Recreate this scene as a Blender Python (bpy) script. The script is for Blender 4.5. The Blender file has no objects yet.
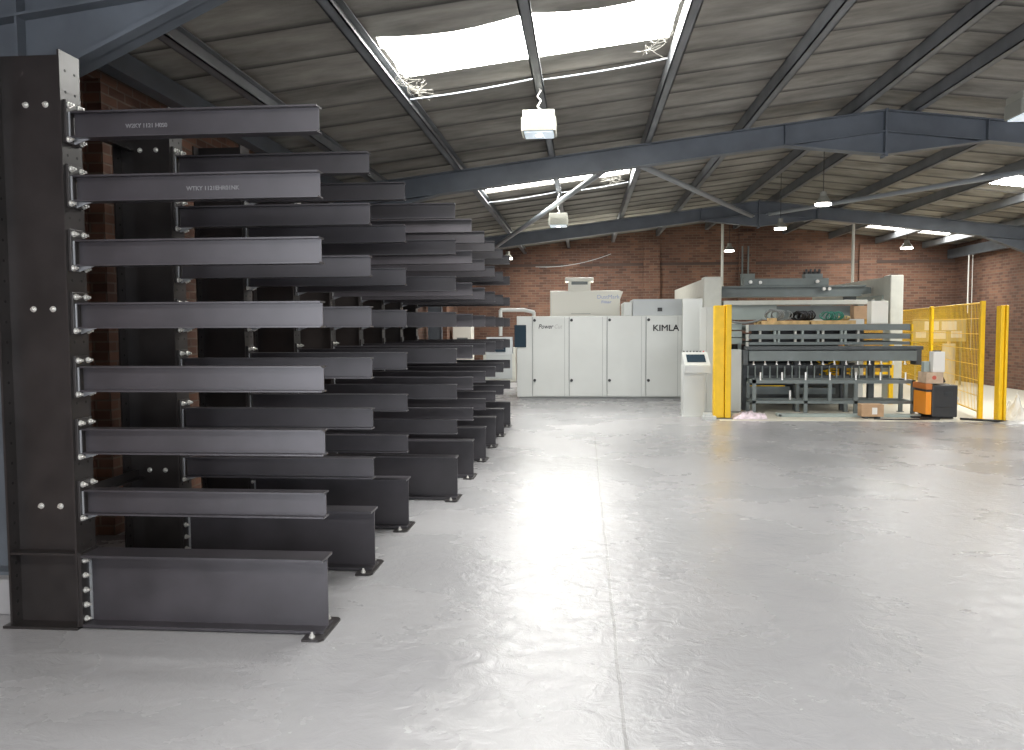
import bpy, bmesh, math, random
from mathutils import Vector, Matrix, noise
random.seed(7)
S = bpy.context.scene
COL = S.collection
PI = math.pi

# ------------------------------------------------------------------ camera
F, YAW, PITCH, ROLL = 820.0, 0.08694, 0.0589, -0.005
cam_d = bpy.data.cameras.new('camera')
cam = bpy.data.objects.new('camera', cam_d)
COL.objects.link(cam)
cam_d.sensor_fit = 'HORIZONTAL'
cam_d.sensor_width = 36
cam_d.lens = 36 * F / 1024
cam_d.clip_start = .05
cam_d.clip_end = 200
def camera_matrix():
    cy, sy = math.cos(YAW), math.sin(YAW)
    f = Vector((-sy, cy, 0)); r = Vector((cy, sy, 0)); u = Vector((0, 0, 1))
    cp, sp = math.cos(PITCH), math.sin(PITCH)
    f2 = f * cp - u * sp; u2 = u * cp + f * sp
    cr, sr = math.cos(ROLL), math.sin(ROLL)
    r3 = r * cr + u2 * sr; u3 = u2 * cr - r * sr
    m = Matrix((r3, u3, -f2)).transposed().to_4x4()
    m.translation = Vector((0, 0, 1.6))
    return m
cam.matrix_world = camera_matrix()
S.camera = cam

# ------------------------------------------------------------------ world, light, exposure
w = bpy.data.worlds.new('world'); S.world = w
w.use_nodes = True
bg = w.node_tree.nodes['Background']
bg.inputs[0].default_value = (.78, .88, 1, 1)
bg.inputs[1].default_value = 1.0
S.view_settings.view_transform = 'Standard'
S.view_settings.look = 'None'
S.view_settings.gamma = 1
S.view_settings.use_curve_mapping = False
S.view_settings.exposure = 0.64
WALL_L = -3.75
SKY_E = 22.0        # daylight coming through the skylight sheets
def area(name, loc, rot, sx, sy, power, color=(1, 1, 1)):
    l = bpy.data.lights.new(name, 'AREA'); l.shape = 'RECTANGLE'; l.size = sx; l.size_y = sy
    l.energy = power; l.color = color
    o = bpy.data.objects.new(name, l); COL.objects.link(o); o.location = loc; o.rotation_euler = rot
    return o
# daylight through the open loading door in the front wall, behind the camera
area('daylight_door', (3.2, -10.9, 2.0), (PI / 2, 0, 0), 6.4, 3.6, 400, (.93, .96, 1))
# added unseen side light, placed to grade the rack arms brighter towards their tips
area('added_side_light', (WALL_L + .05, -4.6, 1.6), (PI / 2, 0, -PI / 2), 5.0, 3.0, 780, (.90, .92, 1))

# ------------------------------------------------------------------ materials
MATS = {}
def mat(name, col, rough=.5, metal=0., spec=.5, noise_amt=0., nscale=8., bump=0., bscale=30., emit=None, alpha=None, coat=0.):
    if name in MATS: return MATS[name]
    m = bpy.data.materials.new(name); m.use_nodes = True
    nt = m.node_tree; b = nt.nodes['Principled BSDF']
    b.inputs['Base Color'].default_value = (*col, 1)
    b.inputs['Roughness'].default_value = rough
    b.inputs['Metallic'].default_value = metal
    b.inputs['Specular IOR Level'].default_value = spec
    if coat: b.inputs['Coat Weight'].default_value = coat
    tc = nt.nodes.new('ShaderNodeTexCoord')
    if noise_amt:
        n = nt.nodes.new('ShaderNodeTexNoise'); n.inputs['Scale'].default_value = nscale; n.inputs['Detail'].default_value = 5
        nt.links.new(tc.outputs['Object'], n.inputs['Vector'])
        r = nt.nodes.new('ShaderNodeValToRGB')
        r.color_ramp.elements[0].position = .3; r.color_ramp.elements[1].position = .7
        r.color_ramp.elements[0].color = (*[c * (1 - noise_amt) for c in col], 1)
        r.color_ramp.elements[1].color = (*[min(1, c * (1 + noise_amt)) for c in col], 1)
        nt.links.new(n.outputs['Fac'], r.inputs['Fac']); nt.links.new(r.outputs['Color'], b.inputs['Base Color'])
    if bump:
        n2 = nt.nodes.new('ShaderNodeTexNoise'); n2.inputs['Scale'].default_value = bscale; n2.inputs['Detail'].default_value = 4
        nt.links.new(tc.outputs['Object'], n2.inputs['Vector'])
        bp = nt.nodes.new('ShaderNodeBump'); bp.inputs['Strength'].default_value = bump; bp.inputs['Distance'].default_value = .01
        nt.links.new(n2.outputs['Fac'], bp.inputs['Height']); nt.links.new(bp.outputs['Normal'], b.inputs['Normal'])
    if emit:
        b.inputs['Emission Color'].default_value = (*emit[0], 1); b.inputs['Emission Strength'].default_value = emit[1]
    if alpha is not None: b.inputs['Alpha'].default_value = alpha
    MATS[name] = m
    return m

RACK = mat('rack_black_paint', (.024, .021, .021), .36, noise_amt=.3, nscale=5, spec=.6)
RACKW = mat('rack_web_paint', (.041, .038, .044), .36, noise_amt=.25, nscale=4, spec=.6)
STEEL = mat('zinc_bolt', (.75, .75, .72), .3, .6)
WELD = mat('bare_weld_edge', (.5, .52, .55), .35, .5)
FRAME = mat('blue_grey_steel_paint', (.12, .138, .16), .45, noise_amt=.15, nscale=3)
PURL = mat('purlin_steel', (.17, .18, .19), .5, noise_amt=.25, nscale=2)
TUBE = mat('brace_tube_paint', (.3, .33, .36), .4)
CAB = mat('light_grey_enamel', (.60, .62, .60), .35, noise_amt=.04, nscale=1.5)
CABS = mat('shadow_gap_seam', (.30, .31, .31), .5)
CABT = mat('mid_grey_enamel', (.45, .48, .49), .4)
WHITE = mat('warm_white_enamel', (.95, .94, .86), .4)
CREAM = mat('cream_steel_enamel', (.56, .57, .52), .4, noise_amt=.05)
DARK = mat('black_plastic', (.02, .02, .022), .4)
SCREEN = mat('dark_screen_glass', (.03, .05, .07), .1)
YEL = mat('yellow_powder_coat', (.93, .58, .01), .4, noise_amt=.06)
MGREY = mat('machine_grey_green', (.17, .20, .20), .4, noise_amt=.12, nscale=3)
MGREYL = mat('machine_pale_green_grey', (.36, .42, .40), .4, noise_amt=.08, nscale=3)
MDARK = mat('machine_dark_grey', (.075, .085, .09), .45, noise_amt=.2)
CARD = mat('cardboard', (.50, .33, .20), .85, noise_amt=.12, nscale=6)
PAPER = mat('white_paper', (.85, .84, .8), .7)
WOOD = mat('pale_pallet_wood', (.62, .43, .20), .75, noise_amt=.25, nscale=9)
ORANGE = mat('orange_paint', (.95, .33, .02), .4)
BLACK = mat('charcoal_plastic', (.035, .037, .04), .45)
INK = mat('dark_grey_lettering', (.05, .05, .055), .5)
INKL = mat('pale_grey_lettering', (.42, .42, .42), .5)
INKB = mat('pale_blue_lettering', (.52, .58, .78), .5)
MARK = mat('faint_white_marking', (.20, .20, .21), .6)
CONC = mat('pale_concrete', (.55, .55, .5), .7)
PIPE = mat('pale_pipe', (.65, .66, .6), .4)
WIRE = mat('white_cable', (.7, .7, .66), .5)
LENS = mat('lamp_diffuser', (.9, .95, 1), .3, emit=((.7, .88, 1), .3))
BULB = mat('lit_lamp', (1, .98, .9), .3, emit=((1, .96, .88), 9))
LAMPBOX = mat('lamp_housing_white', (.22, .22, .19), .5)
GREEN = mat('green_cable', (.03, .2, .15), .5)

def film_mat():
    m = bpy.data.materials.new('clear_plastic_film'); m.use_nodes = True
    b = m.node_tree.nodes['Principled BSDF']
    b.inputs['Base Color'].default_value = (.85, .85, .83, 1); b.inputs['Roughness'].default_value = .25
    b.inputs['Alpha'].default_value = .55
    return m
FILM = film_mat()
PINKFILM = mat('white_pink_film', (.72, .62, .68), .3, noise_amt=.3, nscale=14)

def brick_mat(name, axis):
    m = bpy.data.materials.new(name); m.use_nodes = True
    nt = m.node_tree; b = nt.nodes['Principled BSDF']
    tc = nt.nodes.new('ShaderNodeTexCoord'); sp = nt.nodes.new('ShaderNodeSeparateXYZ'); cb = nt.nodes.new('ShaderNodeCombineXYZ')
    nt.links.new(tc.outputs['Object'], sp.inputs[0])
    ad = nt.nodes.new('ShaderNodeMath'); ad.operation = 'ADD'; nt.links.new(sp.outputs[0], ad.inputs[0]); nt.links.new(sp.outputs[1], ad.inputs[1])
    nt.links.new(ad.outputs[0], cb.inputs[0]); nt.links.new(sp.outputs[2], cb.inputs[1])
    br = nt.nodes.new('ShaderNodeTexBrick'); nt.links.new(cb.outputs[0], br.inputs['Vector'])
    br.inputs['Scale'].default_value = 1
    br.inputs['Brick Width'].default_value = .225; br.inputs['Row Height'].default_value = .075
    br.inputs['Mortar Size'].default_value = .008; br.inputs['Mortar Smooth'].default_value = .3
    br.inputs['Bias'].default_value = -.1
    br.inputs['Color1'].default_value = (.235, .125, .088, 1); br.inputs['Color2'].default_value = (.12, .065, .052, 1)
    br.inputs['Mortar'].default_value = (.21, .165, .135, 1)
    n = nt.nodes.new('ShaderNodeTexNoise'); n.inputs['Scale'].default_value = .7; n.inputs['Detail'].default_value = 6
    nt.links.new(tc.outputs['Object'], n.inputs['Vector'])
    rp = nt.nodes.new('ShaderNodeValToRGB')
    rp.color_ramp.elements[0].position = .3; rp.color_ramp.elements[0].color = (.58, .56, .56, 1)
    rp.color_ramp.elements[1].position = .7; rp.color_ramp.elements[1].color = (1.15, 1.1, 1.0, 1)
    nt.links.new(n.outputs['Fac'], rp.inputs['Fac'])
    mx = nt.nodes.new('ShaderNodeMix'); mx.data_type = 'RGBA'; mx.blend_type = 'MULTIPLY'; mx.inputs['Factor'].default_value = 1
    nt.links.new(br.outputs['Color'], mx.inputs['A']); nt.links.new(rp.outputs['Color'], mx.inputs['B'])
    nt.links.new(mx.outputs['Result'], b.inputs['Base Color'])
    bp = nt.nodes.new('ShaderNodeBump'); bp.inputs['Strength'].default_value = .5; bp.inputs['Distance'].default_value = .01
    bp.invert = True
    nt.links.new(br.outputs['Fac'], bp.inputs['Height']); nt.links.new(bp.outputs['Normal'], b.inputs['Normal'])
    b.inputs['Roughness'].default_value = .85
    return m
BRX = brick_mat('red_brick_facing_room', 0)
BRY = brick_mat('red_brick_side', 1)

def floor_mat():
    m = bpy.data.materials.new('grey_epoxy_floor'); m.use_nodes = True
    nt = m.node_tree; b = nt.nodes['Principled BSDF']; L = nt.links.new
    tc = nt.nodes.new('ShaderNodeTexCoord')
    n = nt.nodes.new('ShaderNodeTexNoise'); n.inputs['Scale'].default_value = .6; n.inputs['Detail'].default_value = 7; n.inputs['Roughness'].default_value = .6
    L(tc.outputs['Object'], n.inputs['Vector'])
    rp = nt.nodes.new('ShaderNodeValToRGB')
    rp.color_ramp.elements[0].position = .3; rp.color_ramp.elements[0].color = (.33, .33, .345, 1)
    rp.color_ramp.elements[1].position = .72; rp.color_ramp.elements[1].color = (.40, .40, .41, 1)
    L(n.outputs['Fac'], rp.inputs['Fac'])
    # joint between the two slabs: a thin, slightly wandering dark line along y at x = .165
    sp = nt.nodes.new('ShaderNodeSeparateXYZ'); L(tc.outputs['Object'], sp.inputs[0])
    nw = nt.nodes.new('ShaderNodeTexNoise'); nw.inputs['Scale'].default_value = 2.0; L(tc.outputs['Object'], nw.inputs['Vector'])
    def math_(op, a, bb, c=None):
        k = nt.nodes.new('ShaderNodeMath'); k.operation = op
        for i, v in enumerate((a, bb, c)):
            if v is None: continue
            if isinstance(v, (int, float)): k.inputs[i].default_value = v
            else: L(v, k.inputs[i])
        return k.outputs[0]
    wob = math_('MULTIPLY_ADD', nw.outputs['Fac'], .03, -.015)
    xx = math_('ADD', sp.outputs[0], wob)
    d = math_('ABSOLUTE', math_('SUBTRACT', xx, .165), 0)
    seam = math_('MULTIPLY', math_('LESS_THAN', d, .008), math_('LESS_THAN', sp.outputs[1], 12))
    d2 = math_('ABSOLUTE', math_('SUBTRACT', xx, 3.55), 0)
    seam2 = math_('MULTIPLY', math_('LESS_THAN', d2, .007), .35)
    sm = math_('MAXIMUM', seam, seam2)
    mx = nt.nodes.new('ShaderNodeMix'); mx.data_type = 'RGBA'; L(math_('MULTIPLY', sm, .75), mx.inputs['Factor'])
    L(rp.outputs['Color'], mx.inputs['A']); mx.inputs['B'].default_value = (.22, .22, .22, 1)
    # unpainted pale concrete pad where the machines stand
    pad = math_('MULTIPLY', math_('GREATER_THAN', sp.outputs[0], 2.3), math_('GREATER_THAN', math_('ADD', sp.outputs[1], math_('MULTIPLY', wob, 3)), 14.0))
    mx2 = nt.nodes.new('ShaderNodeMix'); mx2.data_type = 'RGBA'; L(pad, mx2.inputs['Factor'])
    L(mx.outputs['Result'], mx2.inputs['A']); mx2.inputs['B'].default_value = (.66, .64, .55, 1)
    L(mx2.outputs['Result'], b.inputs['Base Color'])
    n2 = nt.nodes.new('ShaderNodeTexNoise'); n2.inputs['Scale'].default_value = 7; n2.inputs['Detail'].default_value = 7; n2.inputs['Roughness'].default_value = .62
    n2.inputs['Distortion'].default_value = .6
    L(tc.outputs['Object'], n2.inputs['Vector'])
    hh = math_('SUBTRACT', n2.outputs['Fac'], math_('MULTIPLY', seam, .8))
    bp = nt.nodes.new('ShaderNodeBump'); bp.inputs['Strength'].default_value = .6; bp.inputs['Distance'].default_value = .012
    L(hh, bp.inputs['Height']); L(bp.outputs['Normal'], b.inputs['Normal'])
    r2 = nt.nodes.new('ShaderNodeMapRange'); L(n.outputs['Fac'], r2.inputs['Value'])
    r2.inputs['From Min'].default_value = .3; r2.inputs['From Max'].default_value = .7
    r2.inputs['To Min'].default_value = .19; r2.inputs['To Max'].default_value = .36
    rr = math_('MAXIMUM', r2.outputs[0], math_('MULTIPLY', pad, .5))
    L(rr, b.inputs['Roughness'])
    b.inputs['Specular IOR Level'].default_value = .5
    return m
FLOOR = floor_mat()

def roof_mat():
    m = bpy.data.materials.new('weathered_asbestos_cement'); m.use_nodes = True
    nt = m.node_tree; b = nt.nodes['Principled BSDF']; L = nt.links.new
    tc = nt.nodes.new('ShaderNodeTexCoord')
    mp = nt.nodes.new('ShaderNodeMapping'); mp.inputs['Scale'].default_value = (.5, 1.6, 1); L(tc.outputs['Object'], mp.inputs[0])
    n = nt.nodes.new('ShaderNodeTexNoise'); n.inputs['Scale'].default_value = 1.6; n.inputs['Detail'].default_value = 8; n.inputs['Roughness'].default_value = .65
    L(mp.outputs[0], n.inputs['Vector'])
    rp = nt.nodes.new('ShaderNodeValToRGB')
    rp.color_ramp.elements[0].position = .3; rp.color_ramp.elements[0].color = (.14, .133, .118, 1)
    rp.color_ramp.elements[1].position = .72; rp.color_ramp.elements[1].color = (.43, .41, .365, 1)
    L(n.outputs['Fac'], rp.inputs['Fac'])
    # near-black lines along the side laps of the sheets
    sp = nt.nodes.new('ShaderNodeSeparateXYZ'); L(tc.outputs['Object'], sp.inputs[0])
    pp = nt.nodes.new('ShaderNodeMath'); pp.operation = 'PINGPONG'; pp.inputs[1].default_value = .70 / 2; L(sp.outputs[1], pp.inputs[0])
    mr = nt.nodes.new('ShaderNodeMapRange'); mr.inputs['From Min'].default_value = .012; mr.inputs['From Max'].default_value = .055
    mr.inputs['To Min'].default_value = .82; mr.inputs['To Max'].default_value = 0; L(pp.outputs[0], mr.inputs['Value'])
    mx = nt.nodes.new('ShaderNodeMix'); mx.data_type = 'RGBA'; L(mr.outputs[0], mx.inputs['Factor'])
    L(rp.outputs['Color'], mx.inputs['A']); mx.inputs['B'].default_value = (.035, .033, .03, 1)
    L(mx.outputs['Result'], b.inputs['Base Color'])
    b.inputs['Roughness'].default_value = .9
    return m
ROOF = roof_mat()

def skylight_mat(name, e):
    m = bpy.data.materials.new(name); m.use_nodes = True
    nt = m.node_tree; b = nt.nodes['Principled BSDF']
    b.inputs['Base Color'].default_value = (.9, .9, .85, 1)
    b.inputs['Emission Color'].default_value = (1, .985, .94, 1)
    b.inputs['Emission Strength'].default_value = e
    return m
SKYM = skylight_mat('daylit_translucent_sheet', SKY_E)
SKYD = skylight_mat('dimmer_translucent_sheet', SKY_E * .7)  # same sheet colour with a weaker glow

def mesh_fence_mat():
    """yellow welded wire mesh, drawn as a procedural grid with gaps"""
    m = bpy.data.materials.new('yellow_wire_mesh'); m.use_nodes = True
    nt = m.node_tree; b = nt.nodes['Principled BSDF']; L = nt.links.new
    b.inputs['Base Color'].default_value = (.93, .58, .01, 1); b.inputs['Roughness'].default_value = .4
    b.inputs['Alpha'].default_value = .62
    return m
YMESH = mesh_fence_mat()

# ------------------------------------------------------------------ mesh builder
class MB:
    def __init__(s): s.bm = bmesh.new(); s.mi = 0; s.bm.faces.layers.int.new('done')
    def _mark(s, n0):
        l = s.bm.faces.layers.int['done']
        for f in s.bm.faces:
            if not f[l]: f.material_index = s.mi; f[l] = 1
    def box(s, x0, x1, y0, y1, z0, z1, bev=0):
        n0 = len(s.bm.faces)
        vs = [s.bm.verts.new(p) for p in ((x0, y0, z0), (x1, y0, z0), (x1, y1, z0), (x0, y1, z0), (x0, y0, z1), (x1, y0, z1), (x1, y1, z1), (x0, y1, z1))]
        fs = [s.bm.faces.new([vs[i] for i in q]) for q in ((3, 2, 1, 0), (4, 5, 6, 7), (0, 1, 5, 4), (1, 2, 6, 5), (2, 3, 7, 6), (3, 0, 4, 7))]
        if bev:
            es = list({e for f in fs for e in f.edges})
            bmesh.ops.bevel(s.bm, geom=es, offset=bev, segments=2, affect='EDGES', profile=.5)
        s._mark(n0); return s
    def prism(s, prof, axis, a, b):
        """prof: 2-D points; axis 'x': (y,z) extruded a..b; 'y': (x,z); 'z': (x,y)"""
        n0 = len(s.bm.faces)
        def P(p, t): return {'x': (t, p[0], p[1]), 'y': (p[0], t, p[1]), 'z': (p[0], p[1], t)}[axis]
        A = [s.bm.verts.new(P(p, a)) for p in prof]; B = [s.bm.verts.new(P(p, b)) for p in prof]
        n = len(prof)
        fs = [s.bm.faces.new(A), s.bm.faces.new(B[::-1])] + [s.bm.faces.new((A[i], B[i], B[(i + 1) % n], A[(i + 1) % n])) for i in range(n)]
        bmesh.ops.recalc_face_normals(s.bm, faces=fs)
        s._mark(n0); return s
    def ibeam_x(s, x0, x1, y, z0, z1, w, tf, tw):
        h = w / 2; t = tw / 2
        return s.prism([(y - h, z0), (y + h, z0), (y + h, z0 + tf), (y + t, z0 + tf), (y + t, z1 - tf), (y + h, z1 - tf), (y + h, z1), (y - h, z1), (y - h, z1 - tf), (y - t, z1 - tf), (y - t, z0 + tf), (y - h, z0 + tf)], 'x', x0, x1)
    def ibeam_z(s, x0, x1, y, z0, z1, w, tf, tw):
        h = w / 2; t = tw / 2
        return s.prism([(x0, y - h), (x0 + tf, y - h), (x0 + tf, y - t), (x1 - tf, y - t), (x1 - tf, y - h), (x1, y - h), (x1, y + h), (x1 - tf, y + h), (x1 - tf, y + t), (x0 + tf, y + t), (x0 + tf, y + h), (x0, y + h)], 'z', z0, z1)
    def cyl(s, p, q, r, n=12, r2=None, cap=True):
        p = Vector(p); q = Vector(q); d = q - p; L = d.length
        if L < 1e-6: return s
        n0 = len(s.bm.faces)
        M = Matrix.Translation((p + q) / 2) @ d.to_track_quat('Z', 'Y').to_matrix().to_4x4()
        bmesh.ops.create_cone(s.bm, cap_ends=cap, segments=n, radius1=r, radius2=r if r2 is None else r2, depth=L, matrix=M)
        s._mark(n0); return s
    def tube(s, pts, r, n=8):
        for a, b in zip(pts, pts[1:]): s.cyl(a, b, r, n)
        return s
    def hexbolt(s, p, d, r, h):
        p = Vector(p); d = Vector(d)
        s.cyl(p, p + d * h * .25, r * 1.35, 12)
        s.cyl(p, p + d * h * .75, r, 6)
        s.cyl(p + d * h * .7, p + d * h * 1.25, r * .55, 8); return s
    def quad(s, pts):
        n0 = len(s.bm.faces); s.bm.faces.new([s.bm.verts.new(p) for p in pts]); s._mark(n0); return s
    def mesh(s, name, *mats):
        me = bpy.data.meshes.new(name); s.bm.faces.layers.int.remove(s.bm.faces.layers.int['done']); s.bm.to_mesh(me); s.bm.free()
        for m in mats: me.materials.append(m)
        return me
    def build(s, name, m, parent=None):
        me = s.mesh(name, *(m if isinstance(m, (tuple, list)) else (m,)))
        o = bpy.data.objects.new(name, me); COL.objects.link(o)
        if parent: o.parent = parent; o.matrix_parent_inverse = parent.matrix_basis.inverted() if parent.type == 'EMPTY' or True else o.matrix_parent_inverse
        return o
def tag(o, label=None, cat=None, group=None, kind=None):
    if label: o['label'] = label
    if cat: o['category'] = cat
    if group: o['group'] = group
    if kind: o['kind'] = kind
    return o
def thing(name, loc, label, cat, group=None):
    o = bpy.data.objects.new(name, None); COL.objects.link(o); o.location = loc; o.empty_display_size = .2
    return tag(o, label, cat, group)
def struct(mb, name, m): return tag(mb.build(name, m), kind='structure')
def mb(): return MB()
def place(name, me, parent, loc=(0, 0, 0)):
    """child in the parent's local frame"""
    o = bpy.data.objects.new(name, me); COL.objects.link(o); o.parent = parent; o.location = loc
    return o
def text(name, s, size, loc, rot, m, parent, bold=0., sx=1., shear=0., width=None, double=False):
    c = bpy.data.curves.new(name, 'FONT'); c.body = s; c.size = size; c.extrude = .002; c.offset = bold; c.shear = shear
    t = bpy.data.objects.new(name + '_tmp', c); COL.objects.link(t)
    bpy.context.view_layer.update()
    dg = bpy.context.evaluated_depsgraph_get()
    me = bpy.data.meshes.new_from_object(t.evaluated_get(dg))
    COL.objects.unlink(t); bpy.data.objects.remove(t)
    me.materials.clear(); me.materials.append(m)
    if width: xs_ = [v.co.x for v in me.vertices]; sx = width / (max(xs_) - min(xs_))
    M = Matrix.Translation(loc) @ rot.to_matrix().to_4x4() @ Matrix.Diagonal((sx, 1, 1, 1))
    me.transform(M)
    if double:
        bm_ = bmesh.new(); bm_.from_mesh(me); base = list(bm_.faces) + list(bm_.edges) + list(bm_.verts)
        for d in ((.008, 0, 0), (.004, 0, .005), (.004, 0, -.005)):
            g = bmesh.ops.duplicate(bm_, geom=base)['geom']
            bmesh.ops.translate(bm_, vec=d, verts=[v for v in g if isinstance(v, bmesh.types.BMVert)])
        bm_.to_mesh(me); bm_.free()
    o = bpy.data.objects.new(name, me); COL.objects.link(o)
    if parent: o.parent = parent; o.matrix_parent_inverse = parent.matrix_basis.inverted()
    return o
from mathutils import Euler
FRONT = Euler((PI / 2, 0, 0))

# ------------------------------------------------------------------ room
WL, WR, YB, YF = -3.75, 10.6, 24.6, -11.0
RX, RZ, SL = 4.0, 4.45, .118            # ridge x, rafter top at the ridge, roof slope
def zr(x): return RZ - SL * abs(x - RX)
FR = (-3.2, 4.45, 11.5, 19.4)

struct(mb().box(WL - .3, WR + .3, YF - .3, YB + .3, -.2, 0), 'floor', FLOOR)
# back wall with gable top
b = mb()
def gable(y0, y1):
    z = lambda x: zr(x) + .21
    return [(WL, 0), (WR, 0), (WR, z(WR)), (RX, z(RX)), (WL, z(WL))]
b.prism(gable(0, 0), 'y', YB, YB + .25)
struct(b, 'wall_back', BRX)
b = mb()
for x in (-4.2 + .5, -.35, 2.0, 4.75, 8.15):
    b.box(x - .24, x + .24, YB - .10, YB, 0, zr(x) - .05)
struct(b, 'trim_brick_piers_back', BRX)
struct(mb().box(WL + .1, WR - .02, YB - .03, YB, 3.38, 3.46), 'trim_back', mat('dark_brick_band', (.10, .07, .06), .9))
b = mb(); b.box(WL - .25, WL, YF, -7.1, 0, zr(WL) + .21); b.box(WL - .25, WL, -2.1, YB, 0, zr(WL) + .21); b.box(WL - .25, WL, -7.1, -2.1, 3.1, zr(WL) + .21)  # unseen opening added to go with the added side light
struct(b, 'wall_left', BRY)
b = mb()
for y in (6.2, 9.4, 15.2, 17.6, 21.8): b.box(WL, WL + .14, y - .22, y + .22, 0, zr(WL) - .06)
struct(b, 'trim_brick_piers_left', BRY)
b = mb(); b.box(WR, WR + .25, YF, YB, 0, zr(WR) + .21)
struct(b, 'wall_right', BRY)
# front wall, behind the camera, with the open loading door
b = mb()
b.box(WL, 0, YF - .25, YF, 0, 4.2); b.box(6.4, WR, YF - .25, YF, 0, 4.2)
b.prism([(0, 3.8), (6.4, 3.8), (6.4, zr(6.4) + .15), (RX, zr(RX) + .15), (0, zr(0) + .15)], 'y', YF - .25, YF)
struct(b, 'wall_front', BRX)

# roof sheets: barrel profile across y, rows of skylight sheets left out
PER = .70
def prof(y): return .075 * abs(math.sin(PI * y / PER)) ** .45
SKYL = []   # (x0,x1,y0,y1)
for y0 in (-7.3, -.25, 6.85, 13.65): SKYL.append((-1.72, .80, y0, y0 + 1.08))
SKYL.append((-1.72, .80, 21.3, 22.4))
for y0 in (-6.3, 1.0, 8.3, 15.3, 22.0): SKYL.append((7.22, 9.72, y0, y0 + 1.08))
bm = bmesh.new()
def sag(x, xa, xb):
    t = (x - xa) / (xb - xa)
    return -.16 * math.sin(PI * t * 2) * (1 if t < .5 else .6) * (1 if t < .5 else -1)
def patch(xa, xb, ya, yb, nx=2, e0=None, e1=None):
    n = max(2, int((yb - ya) / (PER / 20)))
    rows = []
    for j in range(n + 1):
        row = []
        for i in range(nx + 1):
            x = xa + (xb - xa) * i / nx; y = ya + (yb - ya) * j / n
            if e0 and j == n: y += e0(x)
            row.append(bm.verts.new((x, y, zr(x) + .17 + prof(y))))
        rows.append(row)
    for j in range(n):
        for i in range(nx): bm.faces.new((rows[j][i], rows[j][i + 1], rows[j + 1][i + 1], rows[j + 1][i]))
XS = [WL - .1, -1.72, .80, RX]; XR = [RX, 7.22, 9.72, WR + .1]
patch(XS[0], XS[1], YF, YB); patch(XS[2], XS[3], YF, YB)
patch(XR[0], XR[1], YF, YB); patch(XR[2], XR[3], YF, YB)
for (xa, xb, side) in ((XS[1], XS[2], 0), (XR[1], XR[2], 1)):
    ys = [YF]
    for s in SKYL:
        if s[0] == xa or abs(s[0] - xa) < .01: ys += [s[2], s[3]]
    ys.append(YB)
    for k in range(0, len(ys), 2):
        # the sheet in front of a skylight droops a little between the purlins
        patch(xa, xb, ys[k], ys[k + 1], 12, e0=(lambda x, a=xa, c=xb: .09 * abs(math.sin(PI * 2 * (x - a) / (c - a)))) if k < len(ys) - 2 else None)
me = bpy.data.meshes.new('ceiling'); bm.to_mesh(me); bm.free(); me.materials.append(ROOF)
o = bpy.data.objects.new('ceiling', me); COL.objects.link(o); tag(o, kind='structure')
sol = o.modifiers.new('t', 'SOLIDIFY'); sol.thickness = .012; sol.offset = 1
# outer skin keeps daylight out between sheets
for i, (xa, xb, ya, yb) in enumerate(SKYL):
    b = mb(); N = 8
    for k in range(N):
        xx0 = xa + (xb - xa) * k / N; xx1 = xa + (xb - xa) * (k + 1) / N
        b.quad([(xx0, ya - .05, zr(xx0) + .24), (xx1, ya - .05, zr(xx1) + .24), (xx1, yb + .05, zr(xx1) + .24), (xx0, yb + .05, zr(xx0) + .24)])
    struct(b, 'window_%d' % (i + 1), SKYD if yb > 20 and xa > 0 else SKYM)

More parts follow.
